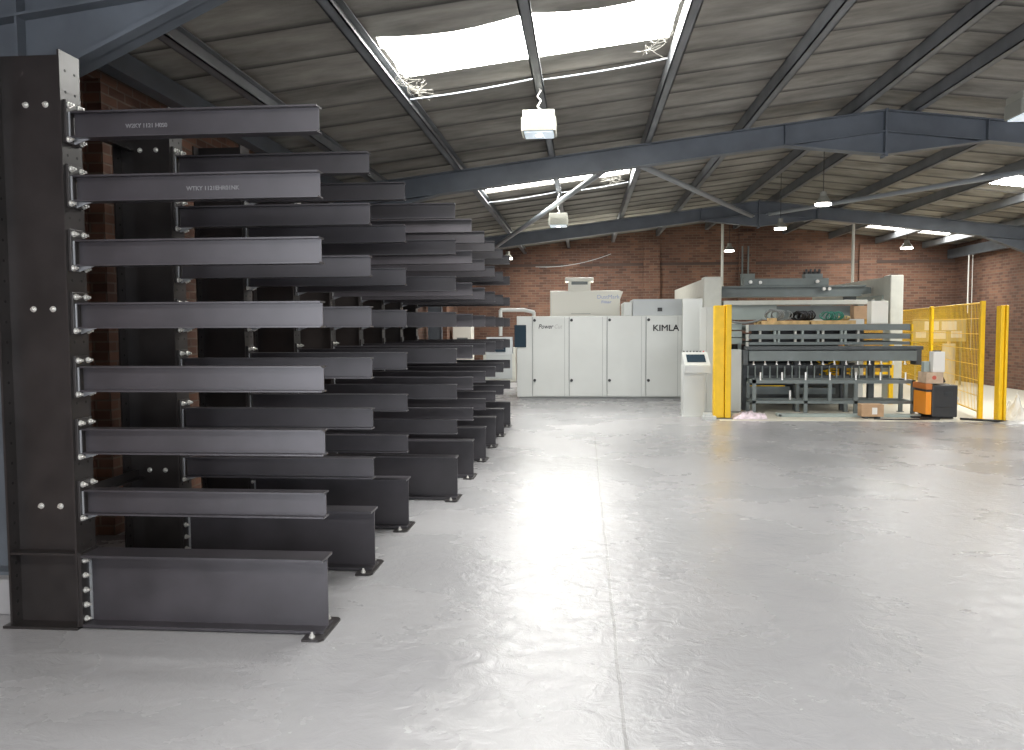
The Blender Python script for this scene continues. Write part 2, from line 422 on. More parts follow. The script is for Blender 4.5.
# ------------------------------------------------------------------ steel frame
def slopebar(b, xa, xb, y0, y1, oa, ob, oa2=None, ob2=None):
    """bar following the rafter line: offsets below rafter top"""
    oa2 = oa if oa2 is None else oa2; ob2 = ob if ob2 is None else ob2
    b.prism([(xa, zr(xa) - oa), (xb, zr(xb) - oa2), (xb, zr(xb) - ob2), (xa, zr(xa) - ob)], 'y', y0, y1)
fl = ['blue grey portal frame behind the camera', 'blue grey portal frame with haunch above the nearest rack upright',
      'nearer blue grey portal frame with full ridge plate in view', 'farther blue grey portal frame, just in front of the back wall']
for i, D in enumerate(FR):
    t = thing('portal_frame', (WL + .1, D, 0), fl[i], 'roof frame', 'portal frames across the hall')
    for s in (-1, 1):
        wx = WL if s < 0 else WR
        near = i == 1 and s < 0
        xw = wx - s * .06; xi = wx - s * (.64 if near else .39)     # stanchion from wall side to inner flange
        a, c = min(xw, xi), max(xw, xi)
        b = mb(); b.ibeam_z(a, c, D, .2 if near else 0, zr(xi) - .02, .16, .014, .01)
        b.box(a - .02, c + .04, D - .12, D + .12, .2 if near else 0, .22 if near else .02)
        b.box(a, c, D - .08, D + .08, 3.02, 3.035)
        b.build('stanchion', FRAME, t)
        b = mb(); DP = .29
        xa, xb = (xw, RX) if s < 0 else (RX, xw)
        slopebar(b, xa, xb, D - .09, D + .09, 0, .014); slopebar(b, xa, xb, D - .09, D + .09, DP - .014, DP)
        slopebar(b, xa, xb, D - .006, D + .006, .014, DP - .014)
        b.build('rafter', FRAME, t)
        # eaves haunch
        b = mb()
        x1 = -1.88 if near else xi - s * 1.35
        zb, z1 = 2.92 if near else 3.06, zr(x1) - DP
        pts = [(xi, zb), (x1, z1), (x1, z1 + .015), (xi, zb + .03)]
        b.prism(pts, 'y', D - .09, D + .09)
        b.prism([(xi, zb), (x1, z1), (xi, zr(xi) - DP + .01)], 'y', D - .008, D + .008)
        b.build('eaves_haunch', FRAME, t)
    b = mb()
    # ridge haunch: bottom flange dips to the ridge, web and stiffeners
    for s in (-1, 1):
        xo = RX + s * 1.3
        zo = zr(xo) - DP; zc = 3.86
        b.prism([(xo, zo), (RX, zc), (RX, zc + .015), (xo, zo + .015)], 'y', D - .09, D + .09)
        b.prism([(xo, zo), (RX, zc), (RX, RZ - DP)], 'y', D - .007, D + .007)
        b.box(xo - .008, xo + .008, D - .085, D + .085, zo, zr(xo) - .01)
    b.box(RX - .016, RX + .016, D - .1, D + .1, 3.83, RZ + .01)
    b.build('ridge_haunch', FRAME, t)

struct(mb().box(WL, WL + .72, FR[1] - .2, FR[1] + .2, 0, .2, .01), 'trim_plinth', mat('grey_painted_concrete', (.36, .36, .37), .5))
# purlins
PX = [-2.97, -1.77, -.47, .83, 2.13, 3.55]
names = ['sixth', 'fifth', 'fourth', 'third', 'second', 'first']
notes = ['near the left wall', 'along the left edge of the left skylights', 'crossing the left skylights above the lamps', 'along the right edge of the left skylights', 'on bare roof between skylights and ridge', 'close beside the ridge']
def purlin(x, s, label):
    b = mb(); z0 = zr(x) ; z1 = z0 + .17
    b.box(x - .006, x + .006, YF, YB, z0, z1)
    b.box(x - .006, x + .085, YF, YB, z0, z0 + .012)
    b.box(x - .085 * 0 - .006, x + .06, YF, YB, z1 - .012, z1 - .002)
    b.box(x + .075, x + .085, YF, YB, z0, z0 + .03)
    tag(b.build('roof_purlin', PURL), label, 'purlin', 'roof purlins')
for x, n, nt_ in zip(PX, names, notes):
    purlin(x, -1, 'steel purlin %s left of the ridge, %s' % (n, nt_))
notes2 = ['at the wall side', 'at the outer skylight edge', 'crossing the right skylights', 'at the inner skylight edge', 'mid slope', 'close beside the ridge']
for x, n, nt_ in zip(PX, names, notes2):
    if x < -2.3: continue
    purlin(2 * RX - x - .1, 1, 'steel purlin %s right of the ridge, %s' % (n, nt_))
for s, y in ((-1, WL + .16), (1, WR - .16)):
    b = mb(); b.box(y - .07, y + .07, YF, YB, 3.56 if s < 0 else 3.48, 3.59 + .14); 
    tag(b.build('eaves_beam', FRAME), 'dark blue grey eaves beam along the top of the %s wall' % ('left' if s < 0 else 'right'), 'beam')
# wind bracing tubes in the bays
for (p, q, l) in (((-2.05, 19.2, 3.46), (.35, 11.7, 3.82), 'pale tube brace rising left to right under the small left skylight'),
                  ((.75, 11.7, 3.86), (3.8, 19.2, 4.08), 'pale tube brace falling from near frame to the far ridge plate'),
                  ((4.2, 19.2, 4.12), (7.3, 11.7, 3.85), 'long pale tube brace on the right of the ridge')):
    b = mb(); b.cyl(p, q, .045, 14)
    d = (Vector(q) - Vector(p)).normalized()
    for e, k in ((Vector(p), 1), (Vector(q), -1)): b.box(e.x - .07, e.x + .07, e.y - .06, e.y + .06, e.z - .008, e.z + .008)
    tag(b.build('brace_tube', TUBE), l, 'brace', 'roof bracing tubes')

# ------------------------------------------------------------------ lamps
def box_lamp(x, y, z, label):
    t = thing('high_bay_lamp', (x, y, z), label, 'ceiling light', 'square high bay lamps')
    b = mb(); w_ = .155
    b.box(-w_, w_, -w_, w_, .0, .20, .006)
    for k in range(15):                    # cooling ribs
        xx = -w_ + .012 + k * (2 * w_ - .024) / 14
        b.box(xx - .004, xx + .004, -w_ - .012, -w_ + .002, .0, .13); b.box(xx - .004, xx + .004, w_ - .002, w_ + .012, .0, .13)
        b.box(w_ - .002, w_ + .012, xx - .004, xx + .004, .0, .13); b.box(-w_ - .012, -w_ + .002, xx - .004, xx + .004, .0, .13)
    place('housing', b.mesh('housing', LAMPBOX), t)
    d = mb(); d.box(-w_ + .015, w_ - .015, -w_ + .015, w_ - .015, -.012, .0)
    dd = place('diffuser', d.mesh('diffuser', LENS), t)
    d = mb(); d.cyl((0, 0, -.018), (0, 0, -.013), .03, 16)
    place('bulb', d.mesh('bulb', BULB), dd)
    zt = zr(x) - z + .01
    pts = [(.02 * math.sin(k * 2.1), .012 * math.cos(k * 1.7), .2 + (zt - .2) * k / 8) for k in range(9)]
    c = mb(); c.tube(pts, .007, 6); c.cyl((0, 0, .2), (0, 0, .235), .022, 10)
    place('hanging_cord', c.mesh('hanging_cord', WIRE), t)
box_lamp(-.43, 8.15, 3.48, 'square white high bay lamp nearest the camera, below the big skylight')
box_lamp(-.43, 14.35, 3.34, 'smaller looking square white lamp beyond the near portal frame')
box_lamp(4.03, 7.9, 3.47, 'square white lamp cut off by the right edge of the picture')
box_lamp(3.98, .8, 3.5, 'square white lamp behind the camera')
def bell_lamp(x, y, z, label, r=.13):
    t = thing('pendant_lamp', (x, y, z), label, 'ceiling light', 'round pendant lamps')
    b = mb(); b.cyl((0, 0, .02), (0, 0, .13), r, 24, r * .45); b.cyl((0, 0, .13), (0, 0, .2), r * .4, 16)
    place('shade', b.mesh('shade', LAMPBOX), t)
    b = mb(); b.cyl((0, 0, -.01), (0, 0, .02), r * .92, 24)
    place('bulb', b.mesh('bulb', BULB), t)
    b = mb(); b.cyl((0, 0, .2), (0, 0, zr(x) - z + .23), .006, 6)
    place('hanging_cord', b.mesh('hanging_cord', DARK), t)
bell_lamp(3.70, 13.2, 3.46, 'lit round lamp hanging just right of the near ridge plate')
bell_lamp(3.80, 16.4, 3.46, 'lit round lamp just right of the far ridge plate', .12)
bell_lamp(7.78, 20.7, 3.44, 'lit round lamp over the right hand gantry post', .15)
bell_lamp(-2.05, 22.4, 3.44, 'lit round lamp over the far end of the rack', .14)
bell_lamp(3.66, 21.2, 3.47, 'lit round lamp against the back wall beside the left drop pipe', .13)

# cobwebbed loose cable below the skylights
def droop(p, q, s, n=14):
    p = Vector(p); q = Vector(q); out = []
    for k in range(n + 1):
        t = k / n; v = p.lerp(q, t); v.z -= s * 4 * t * (1 - t); out.append(v)
    return out
for (xa, xb, y, l) in ((-1.7, .8, 8.1, 'pale conduit cable slung under the near edge of the big skylight'), (-1.7, .8, 14.85, 'pale conduit cable slung under the second left skylight')):
    b = mb()
    for a, c in ((xa, -.47), (-.47, xb)):
        b.tube(droop((a, y, zr(a) + .06), (c, y, zr(c) + .08), .015), .008, 6)
    tag(b.build('conduit_cable', TUBE), l, 'cable')
for k, (x, y, l) in enumerate(((.66, 7.6, 'ragged cobwebs at the right end of the big skylight'), (-1.6, 7.9, 'ragged cobwebs at the left end of the big skylight'), (.5, 14.8, 'ragged cobwebs at the right end of the second skylight'))):
    b = mb(); rnd = random.Random(k)
    for i in range(34):
        p = (x + rnd.uniform(-.16, .16), y + rnd.uniform(-.55, .3), zr(x) + .15)
        q = (x + rnd.uniform(-.22, .2), p[1] + rnd.uniform(-.25, .25), zr(x) + rnd.uniform(0, .14))
        b.tube(droop(p, q, rnd.uniform(0, .05), 4), .0018, 3)
    tag(b.build('cobweb', mat('dusty_web', (.14, .135, .12), .9)), l, 'cobweb', kind='stuff')

# ------------------------------------------------------------------ cantilever rack
LP = -2.675
ARM_Z = [2.728, 2.400, 2.065, 1.737, 1.402, 1.070, .742]     # top of each arm
AH = .136
UD = [4.069 + 1.1155 * i for i in range(9)]                # front faces
TIP = [-1.343, -1.378, -1.39] + [-1.168] * 6
CW, CF = .39, .17
def arm_mesh(tip, near):
    b = mb(); z = 0
    L = tip - LP
    b.ibeam_x(.02, L, CF / 2, -AH, 0, .085, .009, .007)
    return b.mesh('arm', RACKW)
def plate_mesh():
    b = mb()
    b.box(.0, .016, .02, CF - .02, -AH - .03, .055, .002)
    b.mi = 1
    b.box(.016, .022, CF / 2 - .048, CF / 2 - .040, -AH + .006, -.006)    # bright weld edge
    b.prism([(.016, -AH), (.016, -AH - .028), (.10, -AH)], 'y', CF / 2 - .005, CF / 2 + .005)
    return b.mesh('mounting_plate', RACK, WELD)
def bolt_mesh():
    b = mb(); b.hexbolt((0, 0, 0), (1, 0, 0), .012, .024); return b.mesh('bolt', STEEL)
def nut_mesh():
    b = mb(); b.hexbolt((0, 0, 0), (0, -1, 0), .012, .018); return b.mesh('bolt', STEEL)
def column_mesh():
    b = mb()
    zt = 3.03
    b.ibeam_z(-CW, 0, CF / 2, .012, zt, CF, .012, .009)
    b.box(-CW - .03, .0, -.02, CF + .02, 0, .014)
    for z in (.395,): b.box(-CW + .012, -.012, .004, CF - .004, z, z + .012)
    # rows of punched holes and stiffener down both flanges
    b.mi = 1
    z = .45
    while z < zt:
        for y in (.045, CF - .045):
            b.cyl((-.0005, y, z), (.0008, y, z), .008, 8)
            b.cyl((-CW + .0115, y, z), (-CW + .0128, y, z), .008, 8)
        z += .108
    for z in (.06, .13, .20, .27, .34):
        b.cyl((-CW + .0115, .045, z), (-CW + .0128, .045, z), .010, 8)
    return b.mesh('column', RACK, mat('hole_shade', (.012, .012, .012), .8))
def base_mesh(tip):
    b = mb(); L = tip - LP
    b.ibeam_x(.018, L, CF / 2, .012, .400, CF, .014, .009)
    b.mi = 1; b.box(.018, .03, CF / 2 - .012, CF / 2 - .004, .03, .385); b.mi = 0
    return b.mesh('base_beam', RACKW, WELD)
def bplate_mesh():
    b = mb(); b.box(0, .018, .004, CF - .004, .012, .41); return b.mesh('joint_plate', RACK)
def foot_mesh(tip):
    b = mb(); L = tip - LP
    b.box(L - .09, L + .0, -.085, CF + .085, 0, .012)
    b.prism([(L - .0, -.085), (L + .02, -.06), (L + .02, CF + .06), (L - .0, CF + .085)], 'z', 0, .012)
    b.mi = 1
    for y in (-.05, CF + .05): b.hexbolt((L - .045, y, .012), (0, 0, 1), .012, .022)
    return b.mesh('foot_plate', RACK, STEEL)
M_COL, M_PL, M_BOLT, M_NUT, M_BP = column_mesh(), plate_mesh(), bolt_mesh(), nut_mesh(), bplate_mesh()
M_ARM = {t: arm_mesh(t, 1) for t in set(TIP)}; M_BASE = {t: base_mesh(t) for t in set(TIP)}; M_FOOT = {t: foot_mesh(t) for t in set(TIP)}
ordn = ['nearest the camera', 'second from the camera', 'third from the camera', 'fourth from the camera', 'fifth from the camera', 'sixth from the camera',
        'third from the far end', 'second from the far end', 'farthest from the camera']
for i, D in enumerate(UD):
    tip = TIP[i]; L = tip - LP
    t = thing('cantilever_rack_upright', (LP, D, 0), 'black steel cantilever rack upright with seven arms, %s' % ordn[i], 'rack upright', 'cantilever rack uprights along the left wall')
    col = place('column', M_COL, t)
    if i < 4:
        for z in (2.775, 1.705, .645):
            for x in (-.245, -.135):
                place('bolt', M_NUT, col, (x, CF / 2 - .004, z))
    bb = place('base_beam', M_BASE[tip], t)
    place('joint_plate', M_BP, bb)
    place('foot_plate', M_FOOT[tip], bb)
    if i < 3:
        for z in (.05, .125, .205, .285, .365):
            place('bolt', M_BOLT, bb, (.018, .032, z)); place('bolt', M_BOLT, bb, (.018, CF - .032, z))
    for k, z in enumerate(ARM_Z):
        a = place('arm', M_ARM[tip], t, (0, 0, z))
        place('mounting_plate', M_PL, a)
        if i < 5:
            for y in (.042, CF - .042): place('bolt', M_BOLT, a, (.016, y, .03))
            if i < 3:
                for y in (.03, CF - .03): place('bolt', M_BOLT, a, (.016, y, -AH - .012))
        if i == 0 and k < 2:
            s_ = 'WTKY 1121EHR01NK' if k == 1 else 'W2KY 1121 H0S0'
            m_ = text('printed_marking', s_, .030, Vector((0, 0, 0)), FRONT, MARK, None, .0004)
            m_.parent = a; m_.location = (.62 if k else .30, CF / 2 - .0055, -.085)
# bracing between the uprights
o8 = ['first and second', 'second and third', 'third and fourth', 'fourth and fifth', 'fifth and sixth', 'sixth and seventh', 'seventh and eighth', 'eighth and farthest']
for i in range(8):
    p, q = UD[i] + CF / 2, UD[i + 1] + CF / 2
    for z, l in ((2.80, 'upper'), (.62, 'lower')):
        b = mb(); b.box(LP - CW + .06, LP - CW + .066, p + .006, q - .006, z - .03, z + .03); b.box(LP - CW + .06, LP - CW + .11, p + .006, q - .006, z - .03, z - .024)
        tag(b.build('rack_tie_bar', RACK), '%s black tie bar between the %s rack uprights from the camera' % (l, o8[i]), 'tie bar', 'tie bars between rack uprights')

# ------------------------------------------------------------------ laser cutting cabinet
CX0, CX1, CY, CZ = -1.46, 2.15, 18.0, 1.825
t = thing('laser_cutting_cabinet', (CX0, CY, 0), 'long pale grey four door laser machine cabinet with KIMLA lettering', 'machine')
b = mb(); b.box(CX0, CX1, CY, CY + 1.9, .05, CZ, .012); b.mi = 1; b.box(CX0 + .03, CX1 - .03, CY + .03, CY + 1.8, 0, .05)
b.build('body', (CAB, CABS), t)
dx = [-1.12, -.312, .513, 1.353, 2.13]
for k in range(4):
    b = mb(); b.box(dx[k] + .012, dx[k + 1] - .012, CY - .022, CY, .07, CZ - .02, .004)
    b.mi = 1; b.box(dx[k] - .004, dx[k] + .012, CY - .004, CY, .07, CZ - .02); b.box(dx[k + 1] - .10, dx[k + 1] - .093, CY - .0235, CY - .02, .07, CZ - .02)
    dr = b.build('door', (CAB, CABS), t)
    for z in (1.735, .42):
        c = mb(); c.cyl((dx[k] + .055, CY - .045, z), (dx[k] + .055, CY - .022, z), .032, 16); c.box(dx[k] + .048, dx[k] + .062, CY - .052, CY - .044, z - .028, z + .028)
        c.build('latch', DARK, dr)
b = mb(); b.box(-1.51, -1.25, CY - .03, CY + .2, 1.145, 1.635, .01); tag(b.build('side_window', SCREEN, t), 'dark tinted window panel')
b = mb(); b.prism([(CY + .02, CZ), (CY + .02, CZ + .20 + .155), (CY + 1.3, CZ + .20 + .155), (CY + 1.3, CZ)], 'x', 1.075, 2.13)
b.mi = 1; b.box(1.60, 1.70, CY - .0, CY + .02, CZ + .09, CZ + .17)
tag(b.build('top_housing', (CABT, DARK), t), 'grey raised housing with black latch')
b = mb(); b.box(.88, 1.073, CY + .25, CY + 1.5, CZ, CZ + .30, .02); b.build('top_vent', CAB, t)
text('lettering', 'KIMLA', .185, Vector((1.49, CY - .026, 1.495)), FRONT, INK, t, 0, width=.55, double=True)
text('lettering', 'Power', .135, Vector((-.985, CY - .026, 1.555)), FRONT, INK, t, .002, shear=.25, width=.33)
text('lettering', 'Cut', .125, Vector((-.64, CY - .026, 1.555)), FRONT, INKL, t, .001, shear=.25, width=.17)
# swing arm control panel
b = mb(); b.tube([(-1.1, CY + .3, CZ), (-1.1, CY + .3, 1.92), (-1.30, CY + .1, 1.965), (-1.78, CY - .35, 1.96), (-1.78, CY - .35, 1.4)], .04, 12)
b.build('swing_arm', CAB, t)
b = mb()
b.prism([(CY - .52, 1.0), (CY - .25, 1.02), (CY - .28, 1.36), (CY - .42, 1.38)], 'x', -2.08, -1.52)
pn = b.build('control_panel', CABT, t)
b = mb(); b.prism([(CY - .523, 1.06), (CY - .51, 1.06), (CY - .435, 1.34), (CY - .448, 1.34)], 'x', -2.02, -1.66); b.build('screen', SCREEN, pn)

# dust extractor behind
t = thing('dust_extractor', (0, 20.4, 0), 'bright white filter unit standing behind the grey cabinet', 'machine')
X = lambda v: v * 20.2 / 19.5
b = mb(); b.box(X(-.787), X(.86), 20.2, 21.5, 0, 2.47, .015); b.build('body', WHITE, t)
b = mb(); b.box(X(-.36), X(.17), 20.25, 20.9, 2.47, 2.76); b.box(X(-.43), X(.24), 20.19, 20.95, 2.70, 2.79, .01)
o = b.build('exhaust_cowl', WHITE, t)
mb().box(X(-.28), X(.10), 20.235, 20.25, 2.62, 2.69).build('vent_slot', MGREY, o)
mb().prism([(X(.86), 2.25), (X(.93), 2.44), (X(.86), 2.46)], 'y', 20.21, 21.4).build('corner_flange', WHITE, t)
mb().box(X(-.29), X(.17), 20.185, 20.2, 1.9, 1.915).build('handle', CREAM, t)
text('lettering', 'DustMark', .135, Vector((X(.32), 20.195, 2.27)), FRONT, INKB, t, 0, 1.0)
text('lettering', 'Filter', .09, Vector((X(.42), 20.195, 2.16)), FRONT, INKB, t, .002, 1.3)

# small things far left by the back wall
t = thing('wall_cupboard', (-4, 23.3, 0), 'cream cupboard with dark lower panel seen between the rack arms', 'cupboard')
b = mb(); b.box(-3.62, -3.1, 22.6, 23.2, 0, 1.62, .01); b.build('body', WHITE, t); mb().box(-3.5, -3.2, 22.585, 22.6, .9, 1.3).build('door', MGREY, t)
b = mb(); b.box(-2.9, -1.95, 23.6, 24.2, 0, 1.0, .02)
b.mi = 1; b.box(-2.8, -2.05, 23.585, 23.6, .1, .9)
tag(b.build('steel_chest', (CREAM, CABT)), 'low cream chest against the back wall by the end of the rack', 'chest')

# ------------------------------------------------------------------ operator console
t = thing('operator_console', (1.95, 14.6, 0), 'grey upright operator console with tilted screen, beside the yellow post', 'control console')
b = mb(); b.box(1.755, 2.12, 14.62, 15.0, 0.0, .90, .008); b.box(1.74, 2.135, 14.60, 15.02, 0, .02); b.build('pedestal', CAB, t)
b = mb(); b.prism([(14.50, .78), (15.0, .78), (15.0, 1.13), (14.92, 1.13), (14.50, .91)], 'x', 1.765, 2.205); hd = b.build('head', CAB, t)
def onslope(u0, u1, t0, t1, off):   # rectangle lying on the tilted face
    y0, z0, y1, z1 = 14.50, .91, 14.92, 1.13
    n = Vector((0, -(z1 - z0), (y1 - y0))).normalized() * off
    P = lambda x, tt: (x, y0 + (y1 - y0) * tt + n.y, z0 + (z1 - z0) * tt + n.z)
    return [P(u0, t0), P(u1, t0), P(u1, t1), P(u0, t1)]
b = mb(); b.quad(onslope(1.82, 2.145, .22, .80, .004)); b.build('screen', SCREEN, hd)
for k in range(7):
    b = mb(); x = 1.80 + k * .058; b.cyl((x, 14.95, 1.13), (x, 14.95, 1.15), .014, 10)
    b.build('push_button', mat('red_button', (.7, .03, .02), .4) if k == 6 else MDARK, hd)

# yellow posts
def yellow_post(x0, x1, y, h, label, wide=.34):
    t = thing('safety_post', ((x0 + x1) / 2, y, 0), label, 'safety post')
    m_ = (x0 + x1) / 2
    b = mb(); b.box(x0, x0 + (x1 - x0) * .62, y - .06, y + .10, .012, h, .01); b.build('front_channel', YEL, t)
    b = mb(); b.box(x0 + (x1 - x0) * .66, x1, y - .10, y + .12, .012, h + .012, .01); b.box(x0 + .02, x1 - .01, y + .10, y + .12, .02, h - .02); b.build('side_channel', YEL, t)
    b = mb(); b.box(x0 - .05, x1 + .02, y - .16, y + .18, 0, .012); b.build('base_plate', MDARK, t)
yellow_post(2.24, 2.525, 14.4, 1.945, 'thick yellow light curtain post just right of the grey console')
b = mb(); b.box(2.05, 2.26, 14.15, 14.42, 0, .05); b.box(2.07, 2.20, 14.2, 14.4, .05, .10)
tag(b.build('floor_bracket', CAB), 'small grey bracket on the floor between console and yellow post', 'bracket')

# pale guard panels between cabinet and post
t = thing('guard_screen', (2.1, 15.2, 0), 'tall pale grey guard panels behind the operator console', 'guard panel')
for (xa, xb, y, z) in ((1.97, 2.36, 16.6, 2.14), (2.14, 2.27, 15.4, 1.94), (2.27, 2.50, 15.4, 1.94)):
    b = mb(); b.box(xa + .003, xb - .003, y, y + .03, .02, z, .004); b.build('panel', CAB, t)
b = mb(); b.box(1.95, 2.48, 15.32, 15.40, 0, .02); b.build('base_rail', CABT, t)
t = thing('electrical_cabinet', (2.78, 15.3, 0), 'narrow white cabinet between yellow post and stacking machine', 'cabinet')
b = mb(); b.box(2.62, 2.885, 15.3, 15.85, .03, 1.155, .008); b.build('body', CAB, t); mb().box(2.62, 2.885, 15.29, 15.8, 0, .03).build('plinth', CABS, t)

# ------------------------------------------------------------------ loading gantry
def gantry(xp0, xp1, side, label):
    t = thing('gantry_side_frame', ((xp0 + xp1) / 2, 17.4, 0), label, 'gantry frame', 'side frames of the loading gantry')
    b = mb(); zc = 2.615
    b.box(xp0, xp1, 17.4, 17.8, 0.02, zc, .02); b.box(xp0 - .04, xp1 + .04, 17.37, 17.84, 0, .02); b.build('front_post', CREAM, t)
    b = mb(); b.box(xp0 + .04, xp1, 17.8, 23.3, zc - .40, zc - .02, .01)
    b.build('top_rail', CREAM, t)
    b = mb(); xm = xp0 if side > 0 else xp1
    b.box(xm - .02, xm + .06, 17.8, 23.2, zc - .52, zc - .40)
    b.build('lower_flange', MGREYL, t)
    b = mb(); b.box(xp0, xp1, 23.0, 23.3, .02, zc - .40); b.build('rear_post', CREAM, t)
gantry(2.50, 2.86, -1, 'pale side frame of the gantry behind the yellow post')
gantry(6.24, 6.50, 1, 'pale side frame of the gantry at the right end of the stacker')
t = thing('gantry_traverse', (4.6, 18.5, 2.3), 'grey green traverse beam with rollers across the gantry frames', 'gantry beam')
G = 18.5 / 16
def gx(x): return x * G
def gz(z): return 1.6 + (z - 1.6) * G
b = mb(); b.prism([(2.88, gz(2.145)), (gx(5.1), gz(2.16)), (6.23, gz(2.19)), (6.23, gz(2.30)), (gx(5.1), gz(2.345)), (2.88, gz(2.32))], 'y', 18.5, 18.64)
b.box(2.88, 6.1, 18.42, 18.7, gz(2.32), gz(2.345)); b.box(2.88, 6.0, 18.40, 18.7, gz(2.135), gz(2.165))
b.build('lower_beam', MGREY, t)
b = mb(); b.box(gx(3.04), gx(4.60), 18.45, 18.55, gz(2.35), gz(2.485), .006); o = b.build('carriage_plate', MGREY, t)
for (x, z) in ((3.15, 2.42), (3.33, 2.41), (4.38, 2.42), (4.50, 2.28), (4.60, 2.28)):
    c = mb(); c.cyl((gx(x), 18.38, gz(z)), (gx(x), 18.46, gz(z)), .036, 16); tag(c.build('roller', STEEL, o), 'bright metal roller')
b = mb(); b.box(gx(4.18), gx(4.50), 18.5, 18.8, gz(2.485), gz(2.57), .01); b.mi = 1
for k in range(4): b.cyl((gx(4.22 + k * .08), 18.6, gz(2.57)), (gx(4.22 + k * .08), 18.6, gz(2.66)), .026, 8)
b.box(gx(4.2), gx(4.5), 18.7, 18.8, gz(2.57), gz(2.62))
b.build('motor_block', (MGREY, DARK), t)
b = mb(); b.box(gx(4.9), gx(5.12), 18.5, 18.6, gz(2.07), gz(2.14)); b.build('hanging_bracket', MDARK, t)
t = thing('vacuum_lifting_frame', (4.3, 17.6, 1.7), 'wide pale green grey panel beam behind the cable bundles', 'lifting frame')
b = mb(); b.box(2.90, 5.80, 17.4, 17.9, 2.02, 2.115, .01); b.build('top_beam', CREAM, t)
b = mb(); b.box(2.92, 4.0, 17.5, 17.8, 1.72, 2.02); b.build('panel', MGREYL, t); b = mb(); b.box(4.0, 5.50, 17.52, 17.8, 1.72, 2.0); b.build('panel', MGREY, t)
for x in (3.02, 5.7):
    b = mb(); b.box(x - .06, x + .06, 17.5, 17.8, 0, 2.02); b.build('leg', MGREYL, t)
t = thing('junction_box', (5.43, 15.75, 1.62), 'pale green white box on top of the stack, right end', 'box')
b = mb(); b.box(5.30, 5.60, 15.7, 15.95, 1.617, 2.04, .01); b.build('body', WHITE, t)
b = mb(); b.box(5.32, 5.36, 15.72, 15.8, 2.04, 2.07); b.box(5.5, 5.54, 15.72, 15.8, 2.04, 2.07); b.build('lug', CREAM, t)

# stacked sheet cassettes
for k, (z0, z1, l) in enumerate(((1.50, 1.615, 'upper grey sheet cassette under the pallets'), (1.345, 1.435, 'middle grey sheet cassette of the stack'), (1.235, 1.29, 'lowest grey sheet cassette of the stack'))):
    t = thing('sheet_cassette', (4.5, 15.6, z0), l, 'storage cassette', 'sheet cassettes in the stacker')
    b = mb(); b.box(3.07, 5.96, 15.6, 15.68, z0, z1, .004); b.box(3.07, 5.96, 17.2, 17.28, z0, z1); b.box(3.07, 3.15, 15.68, 17.2, z0, z1); b.box(5.88, 5.96, 15.68, 17.2, z0, z1)
    b.build('frame', MGREY, t)
    if k > 0: c = mb(); c.box(3.2, 5.2, 16.0, 16.03, (0, 1.436, 1.291)[k], (0, 1.499, 1.344)[k]); c.build('shade_fill', DARK, t)  # near-black sheet added in the gap to imitate shade between trays
    b = mb(); b.box(3.15, 5.88, 15.7, 17.2, z0 + .01, z0 + .03); b.build('tray', MDARK, t)
    if k < 2:
        zz = (1.435, 1.29)[k]
        for j, x in enumerate((3.28, 3.55, 3.62, 3.92, 4.05, 4.33, 4.42, 4.75, 4.82, 5.05)):
            c = mb(); c.box(x - .02, x + .02, 15.62, 15.70, zz, z0); c.build('spacer', CREAM if j % 3 == 0 else MGREYL, t)
    c = mb(); c.box(5.975, 6.005, 15.58, 15.66, z0 - .02, z1); c.build('end_hook', YEL, t)
    c = mb(); c.box(3.02, 3.06, 15.58, 15.66, z0 - .03, z1); c.build('end_hook', CREAM, t)
b = mb()
for z in (1.25, 1.38, 1.52): b.box(2.66, 3.0, 15.9, 16.6, z, z + .11, .004)
b.box(2.66, 2.72, 15.95, 16.0, 0, 1.25); b.box(2.94, 3.0, 15.95, 16.0, 0, 1.25)
tag(b.build('side_shelf_rack', MGREYL), 'pale green grey shelf stack left of the cassettes', 'shelf')
mb_ = mb(); mb_.box(2.62, 2.95, 15.85, 16.2, 1.632, 1.67, .005)
tag(mb_.build('folded_sheet', WHITE), 'flat white sheet lying on the shelf stack behind the yellow post', 'sheet')

# lifting beam in front of the stack
t = thing('stacker_lift_beam', (4.4, 15.2, .95), 'large grey front beam of the stacker with side end caps', 'lift beam')
b = mb(); b.box(3.0, 5.93, 15.2, 15.34, .955, 1.135, .006); b.build('front_plate', MGREY, t)
b = mb(); b.box(2.98, 6.06, 15.24, 15.60, 1.15, 1.215, .01); b.build('top_channel', MDARK, t)
b = mb(); b.box(2.99, 6.0, 15.30, 15.5, 1.10, 1.15); b.build('gap_rail', DARK, t)
for x in (2.94, 5.97):
    b = mb(); b.box(x - .04, x + .05, 15.22, 15.5, .88, 1.15, .008); b.build('end_cap', MDARK, t)
for k in range(14):
    b = mb(); x = 3.1 + k * .205; b.cyl((x, 15.3, .90), (x, 15.3, .955), .014, 8); b.box(x - .02, x + .02, 15.28, 15.33, .88, .90); tag(b.build('clamp_foot', STEEL, t), 'bright clamp foot')

